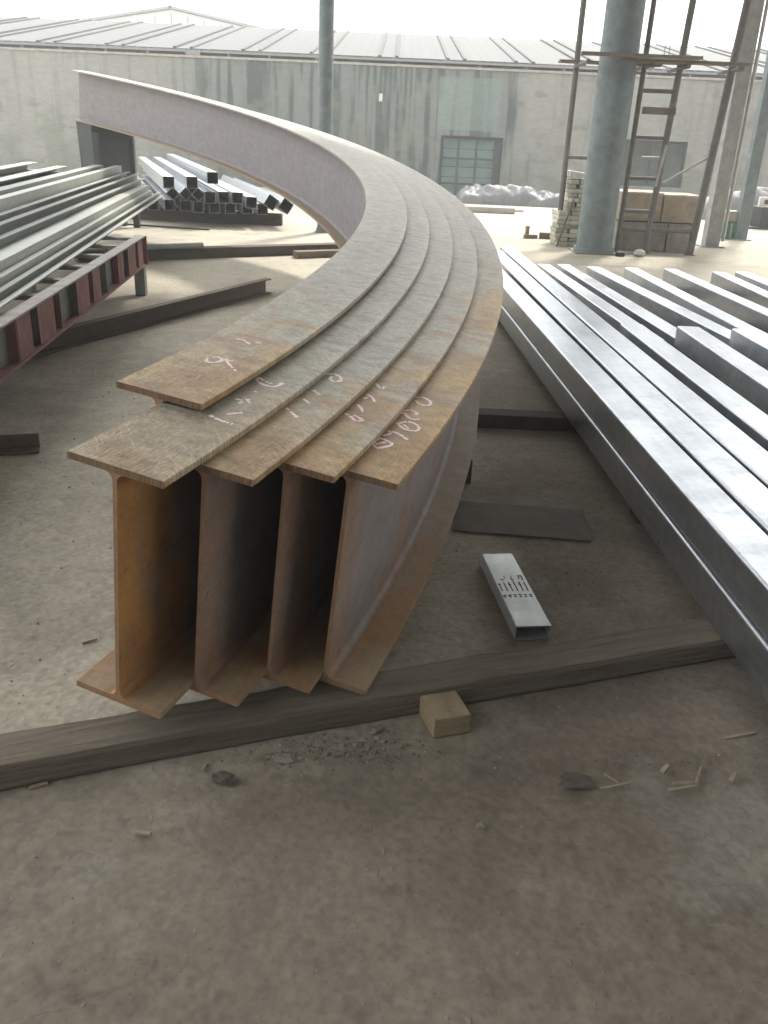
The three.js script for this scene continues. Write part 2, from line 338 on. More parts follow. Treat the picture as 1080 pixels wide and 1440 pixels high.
{ const t = thing('square_post', 'pale grey square steel post right of the scaffold', 'post', [5.5, 0, -15.9]);
  mesh('shaft', box(.25, 8.2, .25, 0, 4.1, 0, .02), M.post, t);
  mesh('base_plate', box(.4, .02, .4, 0, .011, 0), M.post, t);
  mesh('drain_pipe', rodBetween([.19, .1, .05], [.19, 7, .05], .03), M.scafPale, t); }
{ const t = thing('square_post', 'thin grey post standing behind the pale square post', 'post', [6.55, 0, -17.4]);
  mesh('shaft', box(.22, 8.2, .22, 0, 4.1, 0, .02), M.column, t); mesh('base_plate', box(.34, .02, .34, 0, .011, 0), M.post, t); }

// ---------------------------------------------------------------- curved steel beams
const c0 = new THREE.Vector3(-10.7882, 2.1444, -5.6005), nA = new THREE.Vector3(.09341, .99275, .07569), uA = new THREE.Vector3(.9956, -.09368, 0), vA = new THREE.Vector3(.00709, .07536, -.99713);
const R1 = 10.6343, BH = .702, BW = .2667, SP = .1405, TF = .0185, TW = .012;
const th0 = [-.316, -.3518, -.3373, -.3223, -.3141], th1 = [.997, .975, .97, .965, .96];
const drop = (k) => k === 1 ? 0 : .0267 + .0193 * (k - 2);
const chalk = {"5":[[[0.203,-0.012],[0.184,0.01],[0.201,0.026],[0.233,0.039],[0.248,0.017],[0.251,-0.004],[0.222,-0.011],[0.203,-0.012]],[[0.204,-0.003],[0.237,0.018]],[[0.274,-0.003],[0.305,0.01],[0.323,-0.001]],[[0.321,0.007],[0.315,0.033],[0.289,0.068]],[[0.389,0.006],[0.368,0.026],[0.359,0.047],[0.37,0.071],[0.399,0.071],[0.422,0.047],[0.419,0.025],[0.389,0.006]],[[0.392,0.024],[0.37,0.048]],[[0.47,-0.01],[0.49,-0.003],[0.465,0.012],[0.45,0.034],[0.462,0.056]],[[0.501,-0.006],[0.519,0.008],[0.513,0.031],[0.49,0.037]],[[0.644,-0.009],[0.654,0.016],[0.643,0.038],[0.619,0.051],[0.594,0.048],[0.587,0.033],[0.593,0.015],[0.618,0.003]]],
"4":[[[0.411,0.001],[0.395,0.025],[0.377,0.045],[0.39,0.063],[0.407,0.041],[0.414,0.023]],[[0.501,0.008],[0.479,0.027],[0.454,0.04]],[[0.56,0.009],[0.579,0.015]],[[0.602,0.005],[0.587,0.027],[0.556,0.045]],[[0.716,0.001],[0.689,0.019],[0.679,0.032],[0.706,0.031]]],
"3":[[[0.795,-0.015],[0.818,0.011],[0.808,0.035],[0.779,0.05],[0.753,0.04],[0.764,0.019],[0.792,0.014]],[[0.641,0.01],[0.618,0.039]],[[0.555,0.013],[0.533,0.04]],[[0.461,-0.001],[0.412,0.056]]],
"2":[[[0.724,-0.012],[0.693,0.026],[0.698,0.062],[0.742,0.07]],[[0.738,-0.014],[0.715,0.045]],[[0.54,0.014],[0.543,0.036]],[[0.516,0.036],[0.533,0.041]],[[0.56,0.04],[0.536,0.062]],[[0.392,0.017],[0.381,0.052],[0.377,0.093]],[[0.428,0.048],[0.463,0.077]],[[0.629,0.029],[0.624,0.041]]],
"1":[[[0.305,-0.026],[0.301,-0.01],[0.326,0.009],[0.35,0.005],[0.359,-0.011],[0.333,-0.032],[0.305,-0.026]],[[0.364,0.011],[0.33,0.036],[0.283,0.086]],[[0.351,0.023],[0.358,0.038]],[[0.56,-0.049],[0.562,-0.028],[0.538,0.011]],[[0.563,0.016],[0.573,0.034]]]};
function beamPoint(k, th, a, b) {                       // a: outward from the web's middle, b: below the top face
  const r = R1 + SP * (k - 1) + BW / 2 + a;
  return c0.clone().addScaledVector(uA, r * Math.cos(th)).addScaledVector(vA, r * Math.sin(th)).addScaledVector(nA, -drop(k) - b);
}
function sweep(k, prof, uvf, colf, base) {              // prof: closed list of [a, b], swept along the arc, with end caps
  const Rw = R1 + SP * (k - 1) + BW / 2, L = (th1[k - 1] - th0[k - 1]) * Rw, S = [];
  for (let s = 0; s < 2.4; s += .03) S.push(s); for (let s = 2.4; s < L - .05; s += .1) S.push(s); S.push(L);
  const P = [], U = [], C = [], I = [], m = prof.length;
  for (let e = 0; e < m; e++) {
    const p = prof[e], q = prof[(e + 1) % m], o = P.length / 3;
    for (const s of S) for (const pt of [p, q]) {
      const v = beamPoint(k, th0[k - 1] + s / Rw, pt[0], pt[1]).sub(base); P.push(v.x, v.y, v.z);
      U.push(...uvf(s, pt, e)); C.push(...colf(s, pt[0], pt[1], e));
    }
    for (let i = 0; i < S.length - 1; i++) { const a = o + i * 2; I.push(a, a + 1, a + 3, a, a + 3, a + 2); }
  }
  const tri = THREE.ShapeUtils.triangulateShape(prof.map((p) => new THREE.Vector2(...p)), []);
  for (const s of [0, L]) {
    const o = P.length / 3;
    for (const pt of prof) { const v = beamPoint(k, th0[k - 1] + s / Rw, pt[0], pt[1]).sub(base); P.push(v.x, v.y, v.z); U.push(pt[0] * 1.3 + k, pt[1] * 1.3); C.push(...colf(-1, pt[0], pt[1], -1)); }
    for (const t of tri) I.push(o + t[0], o + t[s ? 1 : 2], o + t[s ? 2 : 1]);
  }
  const g = new THREE.BufferGeometry();
  g.setAttribute('position', new THREE.Float32BufferAttribute(P, 3)); g.setAttribute('uv', new THREE.Float32BufferAttribute(U, 2)); g.setAttribute('color', new THREE.Float32BufferAttribute(C, 3)); g.setIndex(I);
  g.computeVertexNormals(); return g;
}
const beamLabels = [
  'curved rusty steel beam set back from the others, innermost and highest of the nest',
  'curved rusty steel beam with a bright orange web end, second from inside',
  'curved rusty steel beam in the middle of the nested stack',
  'curved rusty steel beam next to the outermost one, lilac chalk figures',
  'outermost curved rusty steel beam with pink chalk figures, facing the bright tubes'];
for (let k = 1; k <= 5; k++) {
  const base = beamPoint(k, th0[k - 1], 0, BH), t = thing('curved_beam', beamLabels[k - 1], 'steel beam', base.toArray(), 'nest of curved rusty steel beams');
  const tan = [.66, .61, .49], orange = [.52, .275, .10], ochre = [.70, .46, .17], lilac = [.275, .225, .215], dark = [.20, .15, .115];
  const nz = (s, a, f, sd) => fbm(s * f + k * 7.3, a * f + k * 3.1, 4, 0, 0, 300 + sd);
  const topCol = (s, a, b, e) => {
    if (s < 0) return mix3(dark, orange, .35);
    const r1 = nz(s, a, 3.2, 1), r2 = nz(s, a, 9, 2);
    let c = mix3(tan, [.52, .485, .41], r1);
    const reach = [1.1, .6, .8, 1.9, 3.2][k - 1], amt = [.85, .45, .6, .9, 1][k - 1];
    c = mix3(c, ochre, ss(.0, .5, (1 - s / reach) * .7 + (r1 - .5) * 1.4) * amt);
    c = mix3(c, orange, ss(.52, .7, r2 + .16 * (1 - s / (reach * .7))) * .6 * (s < reach * 1.6 ? 1 : .25));
    if (k >= 4) c = mix3(c, [.50, .35, .33], ss(.5, .62, nz(s, a, 5, 4)) * .45 * ss(.9, .3, Math.abs(s - .45) + .1));
    return c;
  };
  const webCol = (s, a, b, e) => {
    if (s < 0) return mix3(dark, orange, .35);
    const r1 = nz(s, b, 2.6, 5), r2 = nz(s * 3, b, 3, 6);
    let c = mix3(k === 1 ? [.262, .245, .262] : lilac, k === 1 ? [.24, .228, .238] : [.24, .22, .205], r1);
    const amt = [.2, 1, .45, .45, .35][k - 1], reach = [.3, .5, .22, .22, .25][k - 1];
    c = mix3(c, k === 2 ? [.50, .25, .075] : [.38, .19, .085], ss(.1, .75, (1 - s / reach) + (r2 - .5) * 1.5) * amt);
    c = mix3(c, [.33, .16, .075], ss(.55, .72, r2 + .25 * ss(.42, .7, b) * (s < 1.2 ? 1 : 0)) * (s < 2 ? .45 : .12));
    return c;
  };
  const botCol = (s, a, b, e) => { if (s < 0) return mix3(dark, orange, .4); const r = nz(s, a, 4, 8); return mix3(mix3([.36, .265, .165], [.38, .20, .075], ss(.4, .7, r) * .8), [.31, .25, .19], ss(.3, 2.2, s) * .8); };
  const fl = (b0) => { const p = [], n = 8, h = BW / 2; p.push([-h, b0 + .002]); for (let i = 0; i <= n; i++) p.push([-h + .002 + (BW - .004) * i / n, b0]); p.push([h, b0 + .002], [h, b0 + TF - .002]); for (let i = 4; i >= 0; i--) p.push([-h + .002 + (BW - .004) * i / 4, b0 + TF]); p.push([-h, b0 + TF - .002]); return p; };
  const fuv = (s, p) => [(s + k * 1.37) / 2.2, .5 + p[0] / BW * .98];
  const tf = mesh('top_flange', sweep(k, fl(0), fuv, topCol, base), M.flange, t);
  // web with rolled fillets at both flanges
  const r = .022, hw = TW / 2, y0 = TF + .0004, y1 = BH - TF - .0004, prof = [];
  for (let i = 0; i <= 5; i++) { const q = i / 5 * Math.PI / 2; prof.push([hw + r - r * Math.sin(q), y0 + r - r * Math.cos(q)]); }
  for (let i = 1; i < 10; i++) prof.push([hw, y0 + r + (y1 - y0 - 2 * r) * i / 10]);
  for (let i = 0; i <= 5; i++) { const q = i / 5 * Math.PI / 2; prof.push([hw + r - r * Math.cos(q), y1 - r + r * Math.sin(q)]); }
  for (let i = 5; i >= 0; i--) { const q = i / 5 * Math.PI / 2; prof.push([-(hw + r - r * Math.cos(q)), y1 - r + r * Math.sin(q)]); }
  for (let i = 9; i > 0; i--) prof.push([-hw, y0 + r + (y1 - y0 - 2 * r) * i / 10]);
  for (let i = 5; i >= 0; i--) { const q = i / 5 * Math.PI / 2; prof.push([-(hw + r - r * Math.sin(q)), y0 + r - r * Math.cos(q)]); }
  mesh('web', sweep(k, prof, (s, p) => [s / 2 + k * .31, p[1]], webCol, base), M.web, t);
  mesh('bottom_flange', sweep(k, fl(BH - TF), (s, p) => [s / 2 + k * .17, p[0] + .4 + k * .21], botCol, base), M.web, t);
  // hand-drawn chalk figures
  const Rw = R1 + SP * (k - 1) + BW / 2, P = [], I = [];
  for (const line of chalk[k]) {
    const pts = []; const cv = line.length > 2 ? new THREE.CatmullRomCurve3(line.map((p) => new THREE.Vector3(p[0], p[1], 0))) : new THREE.LineCurve3(new THREE.Vector3(...line[0], 0), new THREE.Vector3(...line[1], 0));
    const n = line.length > 2 ? line.length * 5 : 8; for (let i = 0; i <= n; i++) pts.push(cv.getPoint(i / n));
    pts.forEach((p, i) => {
      const q = pts[Math.min(i + 1, n)].clone().sub(pts[Math.max(i - 1, 0)]).normalize(), w = .006 * rr(.5, 1.2), o = P.length / 3;
      for (const sg of [-1, 1]) { const v = beamPoint(k, th0[k - 1] + (p.x - sg * q.y * w) / Rw, p.y + sg * q.x * w, -.0007).sub(base); P.push(v.x, v.y, v.z); }
      if (i < n && rnd() > .04) I.push(o, o + 1, o + 3, o, o + 3, o + 2);
    });
  }
  const g = new THREE.BufferGeometry(); g.setAttribute('position', new THREE.Float32BufferAttribute(P, 3)); g.setIndex(I); g.computeVertexNormals();
  tag(mesh('chalk_mark', g, M.chalk, tf), 'hand-drawn pale chalk figures');
}
{ // dark plated stand under the raised far end, its top following the beams' undersides
  const ta = .96, tb = .993, q = beamPoint(3, .955, 0, BH), t = thing('beam_stand', 'dark steel stand carrying the raised far end of the curved beams', 'stand', [q.x, 0, q.z]);
  const top = (k, th, a) => beamPoint(k, th, a, BH + .004).sub(new THREE.Vector3(q.x, 0, q.z));
  const T = [top(1, tb, -.10), top(1, ta, -.10), top(5, ta, .12), top(5, tb, .12)];
  for (const v of T) v.y = Math.min(v.y, v.y - .0);
  const slab = (A, B, d) => { const h = Math.max(A.y, B.y), P = []; const n = new THREE.Vector3(-(B.z - A.z), 0, B.x - A.x).normalize().multiplyScalar(d);
    for (const o of [new THREE.Vector3(), n]) for (const v of [A, B]) { const w = v.clone().add(o); P.push([w.x, w.y, w.z], [w.x * .93, .25, w.z * .93]); }
    const F = [0, 1, 3, 0, 3, 2, 4, 7, 5, 4, 6, 7, 0, 2, 6, 0, 6, 4, 1, 5, 7, 1, 7, 3, 0, 4, 5, 0, 5, 1, 2, 3, 7, 2, 7, 6], g = new THREE.BufferGeometry();
    g.setAttribute('position', new THREE.Float32BufferAttribute(F.flatMap((i) => P[i]), 3)); g.setAttribute('uv', new THREE.Float32BufferAttribute(F.flatMap((i) => [P[i][0] + P[i][2], P[i][1]]), 2)); g.computeVertexNormals(); return g; };
  for (let i = 0; i < 4; i++) mesh('side_plate', slab(T[i], T[(i + 1) % 4], .014), M.darkSteel, t);
  for (const v of T) mesh('leg', barBetween([v.x * .86, 0, v.z * .86], [v.x * .86, v.y - .1, v.z * .86], .09, .09), M.darkSteel, t);
}
// ---------------------------------------------------------------- timbers on the floor
function timber(name, label, A, B, w, h, m, group) {   // A, B: centre line on the ground
  const o = mesh(name, box(w, h, dist(A, B), 0, h / 2, dist(A, B) / 2, .006), m); aim(o, A, B);
  const p = o.geometry.attributes.position; for (let i = 0; i < p.count; i++) { const z = p.getZ(i), x = p.getX(i), y = p.getY(i); p.setXYZ(i, x + .006 * Math.sin(z * 1.7), y, z); }
  return tag(o, label, 'timber', group);
}
{ // long sleeper, slightly bowed, with a split along its front face
  const t = thing('timber_sleeper', 'long weathered timber under the near ends of the curved beams', 'timber', [-1.9, 0, -1.46]);
  const A = [-1.9, 0, -1.46], B = [1.75, 0, -2.835], L = dist(A, B), n = 60, P = [], U = [], I = [], W = .15, H = .078;
  const o = new THREE.Object3D(); aim(o, [0, 0, 0], [B[0] - A[0], 0, B[2] - A[2]]); o.updateMatrix();
  const ring = [[-W / 2 + .008, 0], [-W / 2, .01], [-W / 2, H - .012], [-W / 2 + .01, H], [W / 2 - .01, H], [W / 2, H - .012], [W / 2, .05], [W / 2 - .012, .044], [W / 2, .038], [W / 2, .01], [W / 2 - .008, 0]], m = ring.length;
  const v = new THREE.Vector3();
  for (let e = 0; e < m; e++) for (let i = 0; i <= n; i++) for (const q of [ring[e], ring[(e + 1) % m]]) {
    const z = L * i / n, w = (fbm(z * 5, q[0] * 9 + q[1] * 11, 3, 0, 0, 401) - .5) * .012, sp = (q[1] > .04 && q[1] < .048) ? .012 * (1 - ss(0, 1, Math.abs(z - 1.75) / .7)) - .012 : 0;
    v.set(q[0] - (q[0] > 0 ? sp : 0) + .012 * Math.sin(z * 1.2) + w * .5, q[1] > .06 ? q[1] + w : q[1], z).applyMatrix4(o.matrix); P.push(v.x, v.y, v.z); U.push(z * .8, (e + (q === ring[e] ? 0 : 1)) * .31);
  }
  for (let e = 0; e < m; e++) for (let i = 0; i < n; i++) { const a = e * (n + 1) * 2 + i * 2; I.push(a, a + 3, a + 1, a, a + 2, a + 3); }
  const g = new THREE.BufferGeometry(); g.setAttribute('position', new THREE.Float32BufferAttribute(P, 3)); g.setAttribute('uv', new THREE.Float32BufferAttribute(U, 2)); g.setIndex(I); g.computeVertexNormals();
  mesh('squared_log', g, mat({ color: lin(.195, .17, .138), map: tWood, bumpMap: tWoodBump, bumpScale: .005, roughness: .92 }), t);
  for (const [d, x] of [[0, 0], [L, 0]]) { const c = box(W - .02, H - .008, .004, 0, H / 2, d); c.applyMatrix4(o.matrix); mesh('sawn_end', c, M.wood, t); }
}
timber('floor_timber', 'dark timber lying on the floor left of the arc, beyond the brown steel channel', [-3.9, 0, -10.9], [-.75, 0, -12.9], .2, .13, M.woodDark);
timber('beam_bearer', 'low dark timber under the curved beams beside the thin floor plate', [-.62, 0, -3.92], [.42, 0, -4.12], .13, .125, M.woodDark);
timber('floor_timber', 'short timber block butting the far floor timber under the arc', [-1.35, 0, -12.1], [-.7, 0, -12.5], .16, .09, M.wood);
timber('bearer_timber', 'dark bearer timber under the bright tubes, nearest the offcut', [1.16, 0, -3.72], [3.6, 0, -3.72], .14, .085, M.woodDark);
timber('bearer_timber', 'dark bearer timber crossing the floor between the arc and the bright tubes', [.45, 0, -5.05], [3.4, 0, -5.05], .14, .085, M.woodDark);
timber('bearer_timber', 'bearer timber under the far part of the bright tubes', [.85, 0, -8.3], [4.6, 0, -8.3], .14, .085, M.woodDark);
timber('bearer_timber', 'bearer timber beneath the far tube ends by the column', [1.0, 0, -10.35], [5.4, 0, -10.35], .14, .085, M.woodDark);
{ const o = mesh('floor_plate', box(.6, .008, .34, 0, .004, 0, .002), mat({ color: lin(.2, .175, .15), map: tGrime, roughness: .9 })); o.position.set(.62, .003, -3.62); o.rotation.y = -.08; tag(o, 'dark thin steel plate lying on the floor behind the short tube offcut', 'steel plate'); }
{ const t = thing('steel_channel', 'brown rusty steel channel lying on edge left of the curved beams', 'steel channel', [0, 0, 0]);
  const A = [-2.75, 0, -5.85], B = [-1.317, 0, -9.3], L = dist(A, B);
  mesh('web', box(.012, .15, L, .04, .078, L / 2, .003), M.brownSteel, t); mesh('lower_flange', box(.07, .012, L, 0, .009, L / 2, .003), M.brownSteel, t); mesh('upper_flange', box(.07, .012, L, 0, .147, L / 2, .003), M.brownSteel, t); aim(t, A, B); }
tag(mesh('steel_pipe', rodBetween([-3.5, .17, -10.95], [-2.5, .17, -11.65], .035), M.greySteel), 'grey steel pipe lying on the far floor timber', 'pipe');
tag(mesh('flat_bar', barBetween([-4.7, .015, -15.3], [-3.1, .015, -15.0], .06, .02), M.darkSteel), 'thin dark steel bar on the floor before the galvanised tube pile', 'steel bar');

// ---------------------------------------------------------------- galvanised tubes
function tubeGeo(w, h, L, wall = .006, r = .012) {      // hollow section along +z, bottom centre at the origin
  const rect = (P, a, b, q) => { P.moveTo(-a + q, -b); P.lineTo(a - q, -b); P.absarc(a - q, -b + q, q, -Math.PI / 2, 0); P.lineTo(a, b - q); P.absarc(a - q, b - q, q, 0, Math.PI / 2); P.lineTo(-a + q, b); P.absarc(-a + q, b - q, q, Math.PI / 2, Math.PI); P.lineTo(-a, -b + q); P.absarc(-a + q, -b + q, q, Math.PI, Math.PI * 1.5); return P; };
  const s = rect(new THREE.Shape(), w / 2, h / 2, r); s.holes.push(rect(new THREE.Path(), w / 2 - wall, h / 2 - wall, r * .6));
  const g = new THREE.ExtrudeGeometry(s, { depth: L, bevelEnabled: false, curveSegments: 3, steps: 1 }).translate(0, h / 2, 0); boxUV(g, [w, h, L]); return g;
}
const tubeMats = [M.galv, mat({ color: lin(.58, .61, .645), map: rep(tGalv, .9, 1.1), roughnessMap: tGalvRough, roughness: .9, metalness: .92 }), mat({ color: lin(.66, .685, .71), map: rep(tGalv, 1.1, .9), roughnessMap: rep(tGalvRough, .7, 1), roughness: 1.1, metalness: .92 })];
function tube(A, B, w, h, label, group, roll = 0, m) {
  const o = mesh('galvanised_tube', tubeGeo(w, h, dist(A, B)), m ?? tubeMats[Math.floor(rnd() * 3)]); aim(o, A, B, roll); return tag(o, label, 'steel tube', group);
}
{ // two layers beside the curved beams
  const tw = .172, th = .148, lay = [.087, .237], G = 'double layer of bright tubes beside the curved beams';
  const L = [['first', 1.222, .92, -9.2], ['second', 1.405, 1.09, -10.6], ['third', 1.595, 1.272, -11.0]];   // left edges at z -.9 and at the far end
  L.forEach(([n, x0, x1, z1], i) => lay.forEach((y, j) => {
    const s = j ? 0 : .012, lab = i === 0 ? (j ? 'upper bright square tube on the side facing the curved beams' : 'lower square tube under the one facing the curved beams')
      : i === 1 ? (j ? 'upper bright tube between the outer and the inner one of the double layer' : 'lower tube in the middle of the double layer')
        : (j ? 'upper bright tube of the double layer next to the spaced tubes' : 'lower tube of the double layer next to the spaced tubes');
    tube([x0 + tw / 2 - s, y, -.9], [x1 + tw / 2 - s, y, z1], tw, th, lab, G);
  }));
  const B = [[1.70, 1.93], [1.95, 2.2], [2.29, 2.66], [2.75, 2.90], [3.24, 3.46], [3.79, 3.72], [4.10, 4.12], [4.5, 4.55]];
  B.forEach(([x1, x0], i) => tube([x0 + .08, .087, -6.62 + (i > 3 ? .9 : 0)], [x1 + .08, .087, -10.75 + rr(-.06, .06)], .16, .15, ['first', 'second', 'third', 'fourth', 'fifth', 'sixth', 'seventh', 'eighth'][i] + ' spaced-out bright tube counting from the double layer of tubes', 'spaced row of galvanised tubes before the column'));
  timber('packing_timber', 'dark packing timber under the ends of the raised tubes', [1.66, .085, -6.15], [3.3, .085, -6.15], .1, .158, M.woodDark);
  timber('packing_timber', 'dark packing timber lower down under the raised tubes', [1.74, .085, -3.72], [3.3, .085, -3.72], .1, .158, M.woodDark);
  const C = [[1.66, 1.79], [2.075, 2.11], [2.475, 2.58]], cl = ['raised bright tube slanting against the double layer', 'raised bright tube between two others, dark gap beside it', 'raised bright tube farthest from the double layer'];
  C.forEach(([x1, x0], i) => tube([x0 + .085, .245, -1.4], [x1 + .085, .245, -6.38], .165, .15, cl[i], 'raised tubes on packing timbers'));
  timber('bearer_timber', 'short bearer timber at the near end of the bright tubes', [1.2, 0, -1.5], [3.0, 0, -1.5], .14, .085, M.woodDark);
  timber('packing_timber', 'dark packing timber nearest the near end of the raised tubes', [1.84, .085, -1.5], [3.0, .085, -1.5], .1, .158, M.woodDark);
}
{ // offcut with ink lettering
  const t = thing('tube_offcut', 'short galvanised rectangular tube offcut with black ink writing on top', 'tube offcut', [.535, 0, -2.6]);
  const o = mesh('tube', tubeGeo(.13, .055, .56, .005, .006), M.offcutZinc, t); aim(o, [0, .004, 0], [-.07, .004, -.55]);
  const gs = []; const stroke = (x0, z0, x1, z1, w = .004) => gs.push(barBetween([x0, .0556, z0], [x1, .0556, z1], w, .0008));
  for (let i = 0; i < 6; i++) { const x = -.047 + i * .0195; stroke(x, .25, x + rr(-.002, .002), .32 + rr(-.01, .01)); if (i % 2) stroke(x - .005, .30, x + .006, .302); else stroke(x - .004, .335, x + .005, .345); stroke(x - .006, .222, x + .006, .219 + rr(-.004, .004), .005); stroke(x - .003, .205, x + .004, .21, .006); }
  for (const [a, b, c, d] of [[-.05, .372, -.036, .372], [-.05, .36, -.036, .36], [-.05, .372, -.05, .345], [-.036, .372, -.036, .345], [-.01, .37, -.004, .345], [.018, .37, .02, .35]]) stroke(a, b, c, d, .003);
  mesh('ink_writing', mergeGeometries(gs), M.ink, o);
}
{ const o = mesh('wood_block', box(.115, .065, .125, 0, .0325, 0, .004), M.woodPale); o.position.set(.205, .002, -2.115); o.rotation.y = .32; tag(o, 'small pale sawn wooden block in front of the long timber', 'wood block'); }
{ // pile of galvanised tubes behind the arc, open ends towards the yard
  const G = 'pile of galvanised tubes with open ends', d = [-.31, 0, -.95];
  const end = (x, y, z, w, roll, lab, L = 9) => { const A = [x, y, z], B = [x + d[0] * L, y, z + d[2] * L]; const o = tube(A, B, w, w, lab, G, roll, M.galv); return o; };
  const mid = 'galvanised tube turned on edge in the middle row of the pile', low = 'galvanised tube in the bottom row of the pile';
  for (let i = 0; i < 9; i++) end(-4.5 + i * .27, .205, -15.85 + rr(-.12, .12), .18, 0, low, 8);
  for (const [z, l] of [[-16.3, 'dark bearer timber under the open ends of the galvanised pile'], [-20.5, 'dark bearer timber under the far part of the galvanised pile']]) { const x = (z + 15.85) * .326; timber('pile_bearer', l, [-4.9 + x, 0, z], [-1.9 + x, 0, z], .16, .2, M.woodDark); }
  for (let i = 0; i < 3; i++) end(-3.80 + i * .215, .395 + .12, -15.55 + rr(-.05, .05), .16, 0, mid, 8).rotateZ(Math.PI / 4).translateY(-.08);
  [[-3.84, .60, -15.45], [-3.46, .61, -15.5], [-3.10, .70, -15.45]].forEach(([x, y, z], i) => end(x, y, z, .185, 0, ['bright galvanised tube on top of the pile, next to the dark stand', 'bright galvanised tube in the middle of the top row of the pile', 'highest bright galvanised tube of the pile, farthest from the stand'][i]));
  for (const [x, y] of [[-3.15, .39], [-2.95, .39], [-2.72, .39], [-2.48, .33]]) end(x, y, -15.5 + rr(-.1, .1), .185, x > -2.8 ? .05 : 0, 'galvanised tube lying low at the side of the pile below the arc');
  for (const [x, y] of [[-2.2, .35], [-1.95, .3]]) end(x, y, -15.6, .2, .6, 'galvanised tube leaning outward at the side of the pile', 6);
}

// ---------------------------------------------------------------- red trestle with steel bars
const tr0 = [-2.0, 0, -3.4], tr1 = [-2.515, 0, -9.0];
{
  const t = thing('steel_trestle', 'red painted steel trestle frame carrying the grey steel bars', 'trestle', tr0), L = dist(tr0, tr1); aim(t, tr0, tr1);
  for (const [x, nm] of [[0, 'rail'], [1.1, 'rail']]) {
    const r = new THREE.Group(); r.name = nm; r.position.x = x; t.add(r);
    mesh('top_flange', box(.1, .014, L, .04, .553, L / 2, .003), M.greyTop, r);
    mesh('bottom_flange', box(.1, .014, L, .04, .287, L / 2, .003), M.redPaint, r);
    mesh('web_plate', box(.01, .251, L, .07, .42, L / 2), M.greySteelC, r);
    for (let i = 0; i < 12; i++) {
      const z = .12 + i * (L - .2) / 11.5; if (i % 3 !== 2 || i > 8) mesh('cover_plate', box(.008, .248, i % 2 ? .26 : .36, .008 + rr(0, .012), .42, z + .14), M.redPaint, r);
      mesh('stiffener', box(.055, .25, .012, .036, .42, z), i % 2 ? M.redPaint : M.greySteelC, r);
    }
    for (const z of [.3, L - .12]) mesh('leg', box(.1, .28, .13, .04, .14, z, .004), M.greySteelC, r);
  }
  for (let i = 0; i < 9; i++) mesh('cross_member', box(.98, .03, .09, .59, .54, .3 + i * (L - .4) / 8, .003), M.greyTop, t);
  mesh('end_plate', box(.12, .28, .02, .04, .42, L + .012), M.redPaint, t);
}
{ const t = thing('steel_trestle', 'dark trestle under the far ends of the grey steel bars', 'trestle', [-4.75, 0, -12.3]); t.rotation.y = -.12;
  mesh('rail', box(2.2, .2, .12, 0, .47, 0), M.greySteelC, t); for (const x of [-1.0, 0]) mesh('leg', box(.12, .37, .14, x, .185, 0), M.greySteelC, t); }
const sect = (type, w, h, L) => {
  const f = rnd() < .55 ? -1 : 1;
  if (type === 'angle') return mergeGeometries([box(w, .008, L, 0, h - .004, L / 2), box(.008, h - .008, L, f * (-w / 2 + .004), (h - .008) / 2, L / 2)]);
  if (type === 'flat') return box(w, h, L, 0, h / 2, L / 2, .002);
  return mergeGeometries([box(w, .009, L, 0, h - .0045, L / 2), box(.009, h - .018, L, f * (-w / 2 + .0045), h / 2, L / 2), box(w, .009, L, 0, .0045, L / 2)]);
};
function steelBar(A, B, type, w, h, m, label) { const o = mesh('steel_bar', sect(type, w, h, dist(A, B)), m); aim(o, B, A); return tag(o, label, 'steel bar', 'heap of grey steel bars on the red trestle'); }
{
  const rows = [[-1.87, -3.52, -13.8, .60, .05], [-1.93, -3.60, -13.95, .64, .05], [-1.99, -3.66, -13.7, .68, .06], [-2.06, -3.74, -13.85, .74, .16], [-2.24, -3.95, -14.4, .80, .07], [-2.32, -4.05, -14.5, .86, .07], [-2.40, -4.14, -14.3, .92, .07], [-2.48, -4.24, -14.2, .98, .10], [-2.60, -4.36, -13.7, 1.0, .13], [-2.77, -4.50, -12.6, 1.05, .15], [-2.96, -4.7, -12.1, 1.07, .15]];
  const lab = ['thin grey steel angle at the open front of the heap over the trestle', 'second thin grey steel bar from the front of the heap', 'narrow grey steel bar beside the wide flat one', 'wide pale flat steel bar lying on the front slope of the heap'];
  const mm = [M.greySteelB, M.greySteel, M.greySteelB, M.greySteelB, M.greySteel, M.greySteelC, M.greySteel, M.greySteelB, M.greySteel, M.greySteelB, M.greySteelB];
  rows.forEach(([x0, x1, z1, top, w], k) => {
    const n = Math.max(1, Math.round((top - .562) / .095)), h = (top - .562) / n;
    for (let i = 0; i < n; i++) {
      const last = i === n - 1, e = last ? 0 : rr(.003, .015), zz = z1 + (last ? 0 : rr(-.1, .5));
      const y = .562 + i * h, cx = -w / 2 - e, type = last ? (k === 3 ? 'flat' : k % 3 === 0 ? 'angle' : 'channel') : 'channel';
      const f = (zz - z1) / (-2.4 - z1), xe = x1 + (x0 - x1) * f;
      steelBar([x0 + cx, y, -2.4], [xe + cx, y, zz], type, Math.max(.03, w - .006 - e), Math.min(h - .002, type === 'angle' ? .06 : 1), last ? mm[k] : M.greySteelC,
        last ? (lab[k] ?? ['first', 'second', 'third', 'fourth', 'fifth', 'sixth', 'seventh'][k - 4] + (k > 7 ? ' grey steel channel behind the wide flat bar, on the high back of the heap' : ' grey steel channel behind the wide flat bar of the heap')) : 'grey steel bar in the lower layers of the heap');
    }
  });
}

